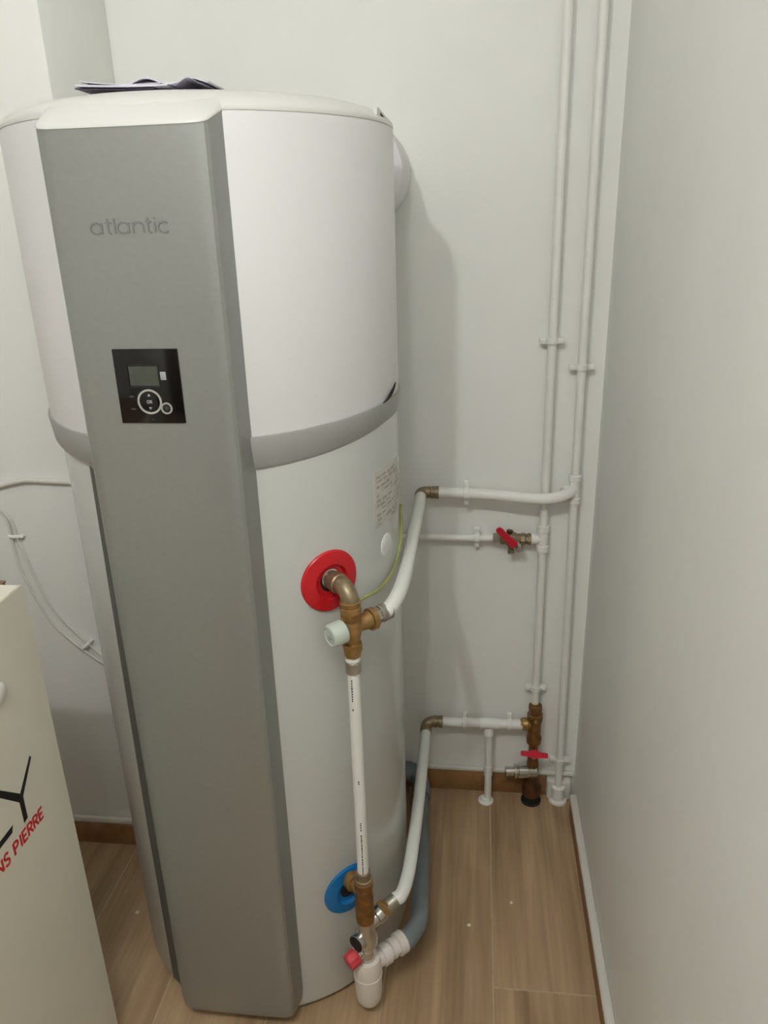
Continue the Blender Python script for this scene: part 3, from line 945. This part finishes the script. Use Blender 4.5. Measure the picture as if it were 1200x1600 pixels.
# ---------------------------------------------------------------- pipe clips
def clip(p, axis, r, label, hang=None):
    """a plastic pipe clip: ring round the pipe, two ears and a foot on the wall"""
    p = Vector(p)
    t = thing('pipe_clip', (p.x, WB, p.z), label, 'pipe clip', 'white clips holding the wall pipes')
    ax = Vector(axis)
    rev('ring', p - ax * 0.006, ax, [(0, r + 0.0005), (0.0006, r + 0.0032), (0.0114, r + 0.0032), (0.012, r + 0.0005)], M['clip'], t, 24)
    sdv = Vector((0, 0, 1)) if abs(ax.x) > 0.5 else Vector((1, 0, 0))
    for s in ((1, -1) if hang is None else (hang,)):
        c0 = p + sdv * s * (r + 0.008) + Vector((0, 0.006, 0))
        h = [0.006, 0.006, 0.006]
        k = 2 if abs(ax.x) > 0.5 else 0
        h[k] = 0.008
        box('ear', [c0.x - h[0], c0.y - h[1], c0.z - h[2]], [c0.x + h[0], c0.y + h[1], c0.z + h[2]], M['clip'], t, 0.002)
    rev('foot', (p.x, p.y + r, p.z), (0, 1, 0), [(0, 0.007), (max(0.002, WB - p.y - r), 0.007)], M['clip'], t, 12)
    return t


clip((0.1555, 1.675, 1.202), (0, 0, 1), 0.0098, 'white clip on the left riser above the horizontal pipes')
clip((0.1578, 1.675, 0.342), (0, 0, 1), 0.0098, 'white clip on the left riser just above its brass valve')
clip((0.2205, 1.675, 1.146), (0, 0, 1), 0.0098, 'white clip on the right riser above the horizontal pipes')
clip((0.2280, 1.675, 0.126), (0, 0, 1), 0.0098, 'white clip on the right riser just above the floor')
clip((-0.020, 1.6545, 0.866), (1, 0, 0), 0.0126, 'white clip on the upper horizontal wall pipe')
clip((0.005, 1.677, 0.747), (1, 0, 0), 0.0082, 'white clip on the thin pipe beside the red lever valve')
clip((-0.018, 1.662, 0.2388), (1, 0, 0), 0.0124, 'left of two white clips above the lower wall pipe', 1)
clip((0.095, 1.662, 0.2405), (1, 0, 0), 0.0124, 'right of two white clips above the lower wall pipe', 1)

# ---------------------------------------------------------------- cold side: safety group
sg = thing('safety_group', at(0, 0.13), 'brass and chrome safety group below the blue collar with a red knob', 'valve')
rev('spigot', at(0, 0.297, -0.064), N + Vector((0, 0, 0.0)), [(0, 0.0120), (0.020, 0.0120), (0.021, 0.0175), (0.034, 0.0175), (0.036, 0.0130), (0.062, 0.0120)], M['brass'], sg, 24)
rev('tee', at(0, 0.330), (0, 0, -1), [(0, 0.0120), (0.002, 0.0170), (0.014, 0.0178), (0.018, 0.0160), (0.030, 0.0150), (0.034, 0.0168), (0.060, 0.0168), (0.063, 0.0178), (0.076, 0.0178), (0.079, 0.0155), (0.084, 0.0178), (0.096, 0.0170), (0.098, 0.0130)], M['dark_brass'], sg, 28)
rev('press_sleeve', at(0, 0.352), (0, 0, -1), [(0, 0.0115), (0.001, 0.0132), (0.016, 0.0135), (0.017, 0.0158), (0.0235, 0.0158), (0.0245, 0.0130)], M['tarnish'], sg, 24)
rev('body', at(0, 0.234), (0, 0, -1), [(0, 0.0150), (0.006, 0.0165), (0.020, 0.0170), (0.030, 0.0215), (0.056, 0.0215), (0.066, 0.0170), (0.086, 0.0160), (0.100, 0.0175), (0.110, 0.0160)], M['chrome'], sg, 28)
rev('inlet', at(0.004, 0.218), (T + Vector((0, 0, 0.30))).normalized(), [(0, 0.0140), (0.020, 0.0140), (0.022, 0.0165), (0.034, 0.0165), (0.036, 0.0140), (0.040, 0.0140)], M['chrome'], sg, 24)
rev('inlet_nut', at(0.034, 0.229), (T + Vector((0, 0, 0.30))).normalized(), [(0, 0.0130), (0.002, 0.0180), (0.012, 0.0180), (0.014, 0.0140), (0.018, 0.0140)], M['brass'], sg, 6)
d1 = (-T + N * 0.25 + Vector((0, 0, 0.10))).normalized()
bc = rev('gauge_ring', at(-0.004, 0.194), d1, [(0, 0.0150), (0.016, 0.0160), (0.020, 0.0172), (0.024, 0.0165), (0.0245, 0.0150), (0.022, 0.0140), (0.022, 0.0)], M['chrome'], sg, 28)
rev('black_cap', at(-0.004, 0.194) + d1 * 0.0215, d1, [(0, 0.0142), (0.0022, 0.0142), (0.003, 0.0125), (0.003, 0.0)], M['matte_black'], sg, 28)
d2 = (-T + N * 0.05 + Vector((0, 0, -0.22))).normalized()
rev('knob_stem', at(-0.006, 0.165), d2, [(0, 0.0105), (0.020, 0.0105), (0.021, 0.0085)], M['chrome'], sg, 20)
kn = bmesh.new()
kp = at(-0.006, 0.165) + d2 * 0.017
kx, ky, kz = frame(d2)
ringsk = []
for t_, r_ in ((0, 0.0120), (0.001, 0.0150), (0.004, 0.0158), (0.016, 0.0148), (0.021, 0.0145), (0.023, 0.0125)):
    ringsk.append([kn.verts.new(kp + kz * t_ + (kx * math.cos(a) + ky * math.sin(a)) * r_ * (1 + (0.05 if k % 4 < 2 else -0.05))) for k, a in [(k, 2 * math.pi * k / 32) for k in range(32)]])
for a, b in zip(ringsk, ringsk[1:]):
    for k in range(32):
        kn.faces.new((a[k], a[(k + 1) % 32], b[(k + 1) % 32], b[k]))
kn.faces.new(ringsk[0][::-1])
kn.faces.new(ringsk[-1])
k_ = finish('drain_knob', kn, M['pink'], sg, 40)
k_['label'] = 'red ribbed plastic knob'

# siphon under the safety group
sp = thing('drain_siphon', at(0, 0.0165), 'white plastic drain siphon hanging under the safety group', 'siphon')
rev('cup', at(0, 0.140), (0, 0, -1), [(0, 0.0180), (0.002, 0.0235), (0.012, 0.0265), (0.040, 0.0270), (0.0405, 0.0280), (0.044, 0.0280), (0.045, 0.0268), (0.090, 0.0262), (0.106, 0.0240), (0.116, 0.0185), (0.121, 0.0100), (0.122, 0.0)], M['siphon'], sp, 36)
rev('outlet', at(0.012, 0.115), T, [(0, 0.0170), (0.020, 0.0170), (0.021, 0.0205), (0.036, 0.0205), (0.038, 0.0150), (0.042, 0.0150)], M['siphon'], sp, 28)
rev('union_nut', at(0.053, 0.117), T, [(0, 0.0150), (0.001, 0.0195), (0.008, 0.0195), (0.009, 0.0175), (0.016, 0.0175), (0.017, 0.0225), (0.033, 0.0225), (0.034, 0.0190)], M['siphon'], sp, 28)

# grey drain pipe along the floor to the wall
dr = thing('drain_pipe', (-0.11, 1.40, 0.03), 'grey plastic drain pipe running from the siphon back to the wall', 'pipe')
tube('pipe', [at(0.085, 0.117), at(0.100, 0.115), (-0.103, 1.165, 0.107), (-0.103, 1.22, 0.095), (-0.110, 1.35, 0.072), (-0.120, 1.50, 0.058), (-0.128, 1.600, 0.058)], 0.0185, M['pvc'], dr, 24)
tube('wall_elbow', [(-0.126, 1.585, 0.058), (-0.128, 1.615, 0.060), (-0.134, 1.640, 0.066), (-0.150, 1.658, 0.074), (-0.172, 1.664, 0.080)], 0.0225, M['pvc'], dr, 24)
rev('wall_sleeve', (-0.150, 1.660, 0.072), (-1, 0.1, 0.15), [(0, 0.0245), (0.03, 0.0255), (0.06, 0.0250)], M['pvc'], dr, 24)

cf = thing('cold_water_pipe', (-0.118, 1.38, 0.205), 'thick white bent pipe running low from the safety group to the wall', 'pipe')
tube('pipe', [at(0.068, 0.237), at(0.086, 0.240), (-0.120, 1.165, 0.240), (-0.1175, 1.24, 0.236), (-0.1165, 1.33, 0.226), (-0.1165, 1.45, 0.219), (-0.1165, 1.56, 0.220), (-0.1165, 1.636, 0.2245)], 0.0132, M['pipe'], cf, 24)
rev('press_sleeve', at(0.046, 0.2305), (T + Vector((0, 0, 0.28))).normalized(), [(0, 0.0125), (0.001, 0.0140), (0.024, 0.0145), (0.025, 0.0132)], M['nickel'], cf, 24)

# earth wire hugging the heater
ew = tag(tube('earth_wire', [on_body(96, 0.955, off=0.002), on_body(90, 0.925, off=0.0035), on_body(84, 0.898, off=0.005), on_body(74, 0.872, off=0.007), on_body(64, 0.862, off=0.009), on_body(56, 0.866, off=0.014), at(-0.004, 0.874, -0.022)], 0.0028, M['earth'], None, 10),
         'thin green and yellow earth wire curving round the heater beneath the round badge', 'wire')

# ---------------------------------------------------------------- cables on the pier wall at the left
YC = PIER - 0.006
tag(tube('power_cable', [(-1.12, YC, 0.925), (-1.04, YC, 0.938), (-0.995, YC, 0.950), (-0.960, YC, 0.9585), (-0.925, YC, 0.9630), (-0.847, YC, 0.9605), (-0.770, YC, 0.960)], 0.0058, M['cable'], None, 12),
    'thick white cable running level along the wall left of the heater', 'cable')
tag(tube('thin_cable', [(-1.06, YC, 0.905), (-1.006, YC, 0.892), (-0.997, YC, 0.882), (-0.993, YC, 0.866), (-0.991, YC, 0.802), (-0.984, YC, 0.745), (-0.946, YC, 0.640), (-0.903, YC, 0.584), (-0.843, YC, 0.532), (-0.765, YC, 0.470)], 0.0030, M['cable'], None, 10),
    'lower of two thin white cables sagging across the wall behind the printed board', 'cable')
tag(tube('thin_cable', [(-1.01, YC, 0.905), (-0.984, YC, 0.868), (-0.979, YC, 0.825), (-0.970, YC, 0.797), (-0.956, YC, 0.733), (-0.926, YC, 0.656), (-0.884, YC, 0.601), (-0.833, YC, 0.546), (-0.757, YC, 0.478)], 0.0032, M['cable'], None, 10),
    'upper of two thin white cables sagging across the wall behind the printed board', 'cable')


def cable_clip(x, z, ang, label):
    d = Vector((math.cos(ang), 0, math.sin(ang)))
    t = thing('cable_clip', (x, PIER, z), label, 'cable clip', 'white clips holding the thin cables')
    pts = [Vector((x, YC, z)) + d * (0.014 * math.cos(a)) + Vector((0, -0.009 * math.sin(a) + 0.004, 0)) for a in [math.pi * k / 10 for k in range(11)]]
    tube('strap', pts, 0.0042, M['clip'], t, 8, smooth=False)
    rev('nail', (x + d.x * 0.017, YC + 0.004, z + d.z * 0.017), (0, -1, 0), [(0, 0.004), (0.008, 0.004), (0.010, 0.002)], M['clip'], t, 10)


cable_clip(-0.983, 0.836, 0.0, 'white cable clip where the two thin cables start their sag')
cable_clip(-0.866, 0.572, 0.75, 'white cable clip on the thin cables close to the heater')

# ---------------------------------------------------------------- printed white board in the left foreground
bd_ = thing('printed_board', (-0.675, 0.62, 0.0), 'white upright board with black and red lettering at the left edge', 'board')
BX = -0.6585
bm = bmesh.new()
prof = [(0.28, 0.0), (0.950, 0.0), (0.950, 0.956), (0.948, 0.962), (0.942, 0.966), (0.28, 0.966)]
add_prism(bm, [(BX, y, z) for y, z in prof], (-0.036, 0, 0))
bmesh.ops.bevel(bm, geom=[e for e in bm.edges], offset=0.0015, segments=2, affect='EDGES')
finish('panel', bm, M['board'], bd_, 30)
to3 = lambda u, v, w: Vector((BX + w, u, v))
bm = bmesh.new()
# big black letters: the foot of an L, then a Y of two wide arms and a short stem
yl = [(0.8330, 0.6270), (0.8425, 0.6290), (0.8435, 0.6660), (0.8440, 0.6680), (0.8800, 0.7090), (0.8775, 0.7140), (0.8390, 0.6760), (0.7900, 0.7260), (0.7850, 0.7180), (0.8330, 0.6650)]
add_prism(bm, [(BX - 0.0001, y, z) for y, z in yl], (0.0005, 0, 0))
finish('black_letter', bm, M['ink'], bd_, flat=True)
bm = bmesh.new()
ll = [(0.725, 0.716), (0.725, 0.636), (0.8040, 0.636), (0.8085, 0.6455), (0.7345, 0.6455), (0.7345, 0.716)]
add_prism(bm, [(BX - 0.0001, y, z) for y, z in ll], (0.0005, 0, 0))
finish('black_letter', bm, M['ink'], bd_, flat=True)
bm = bmesh.new()
word(bm, 'NS PIERRE', 0.7585, 0.5985, 0.0205, 0.1230, 0.0039, to3, 0.0004, slant=0.0)
rl = finish('red_lettering', bm, M['red_ink'], bd_, flat=True)
rl['kind'] = 'stuff'
rev('round_button', (BX - 0.0005, 0.8430, 0.846), (1, 0, 0), [(0, 0.0165), (0.003, 0.0165), (0.0055, 0.013), (0.0065, 0.0)], M['board_edge'], bd_, 28)
cb = thing('cardboard_box', (-1.0, 0.63, 0.0), 'brown cardboard box standing behind the white printed board', 'box')
box('carton', (-1.30, 0.30, 0.0), (-0.6985, 0.968, 0.956), M['card'], cb, 0.003)
box('flap', (-1.30, 0.30, 0.9565), (-1.001, 0.968, 0.9600), M['card'], cb, 0.001)
box('flap', (-0.999, 0.30, 0.9565), (-0.6985, 0.968, 0.9600), M['card'], cb, 0.001)


# ---------------------------------------------------------------- crumbs on the floor
def crumb(x, y, s, seed, label):
    bm = bmesh.new()
    bmesh.ops.create_icosphere(bm, subdivisions=1, radius=s)
    r_ = random.Random(seed)
    for v in bm.verts:
        v.co = Vector((v.co.x * r_.uniform(0.7, 1.3), v.co.y * r_.uniform(0.7, 1.2), v.co.z * 0.5 * r_.uniform(0.7, 1.2)))
    zmin = min(v.co.z for v in bm.verts)
    bmesh.ops.translate(bm, verts=bm.verts[:], vec=(x, y, -zmin))
    tag(finish('plaster_crumb', bm, M['crumb'], None, 20), label, 'crumb', 'plaster crumbs on the floor')


crumb(0.095, 1.328, 0.0045, 1, 'tiny pale plaster crumb on the right floor tile')
crumb(0.001, 1.260, 0.0050, 2, 'tiny pale plaster crumb on the tile nearer the grey drain pipe')
crumb(-0.745, 1.225, 0.0050, 5, 'tiny pale plaster crumb on the floor left of the heater')
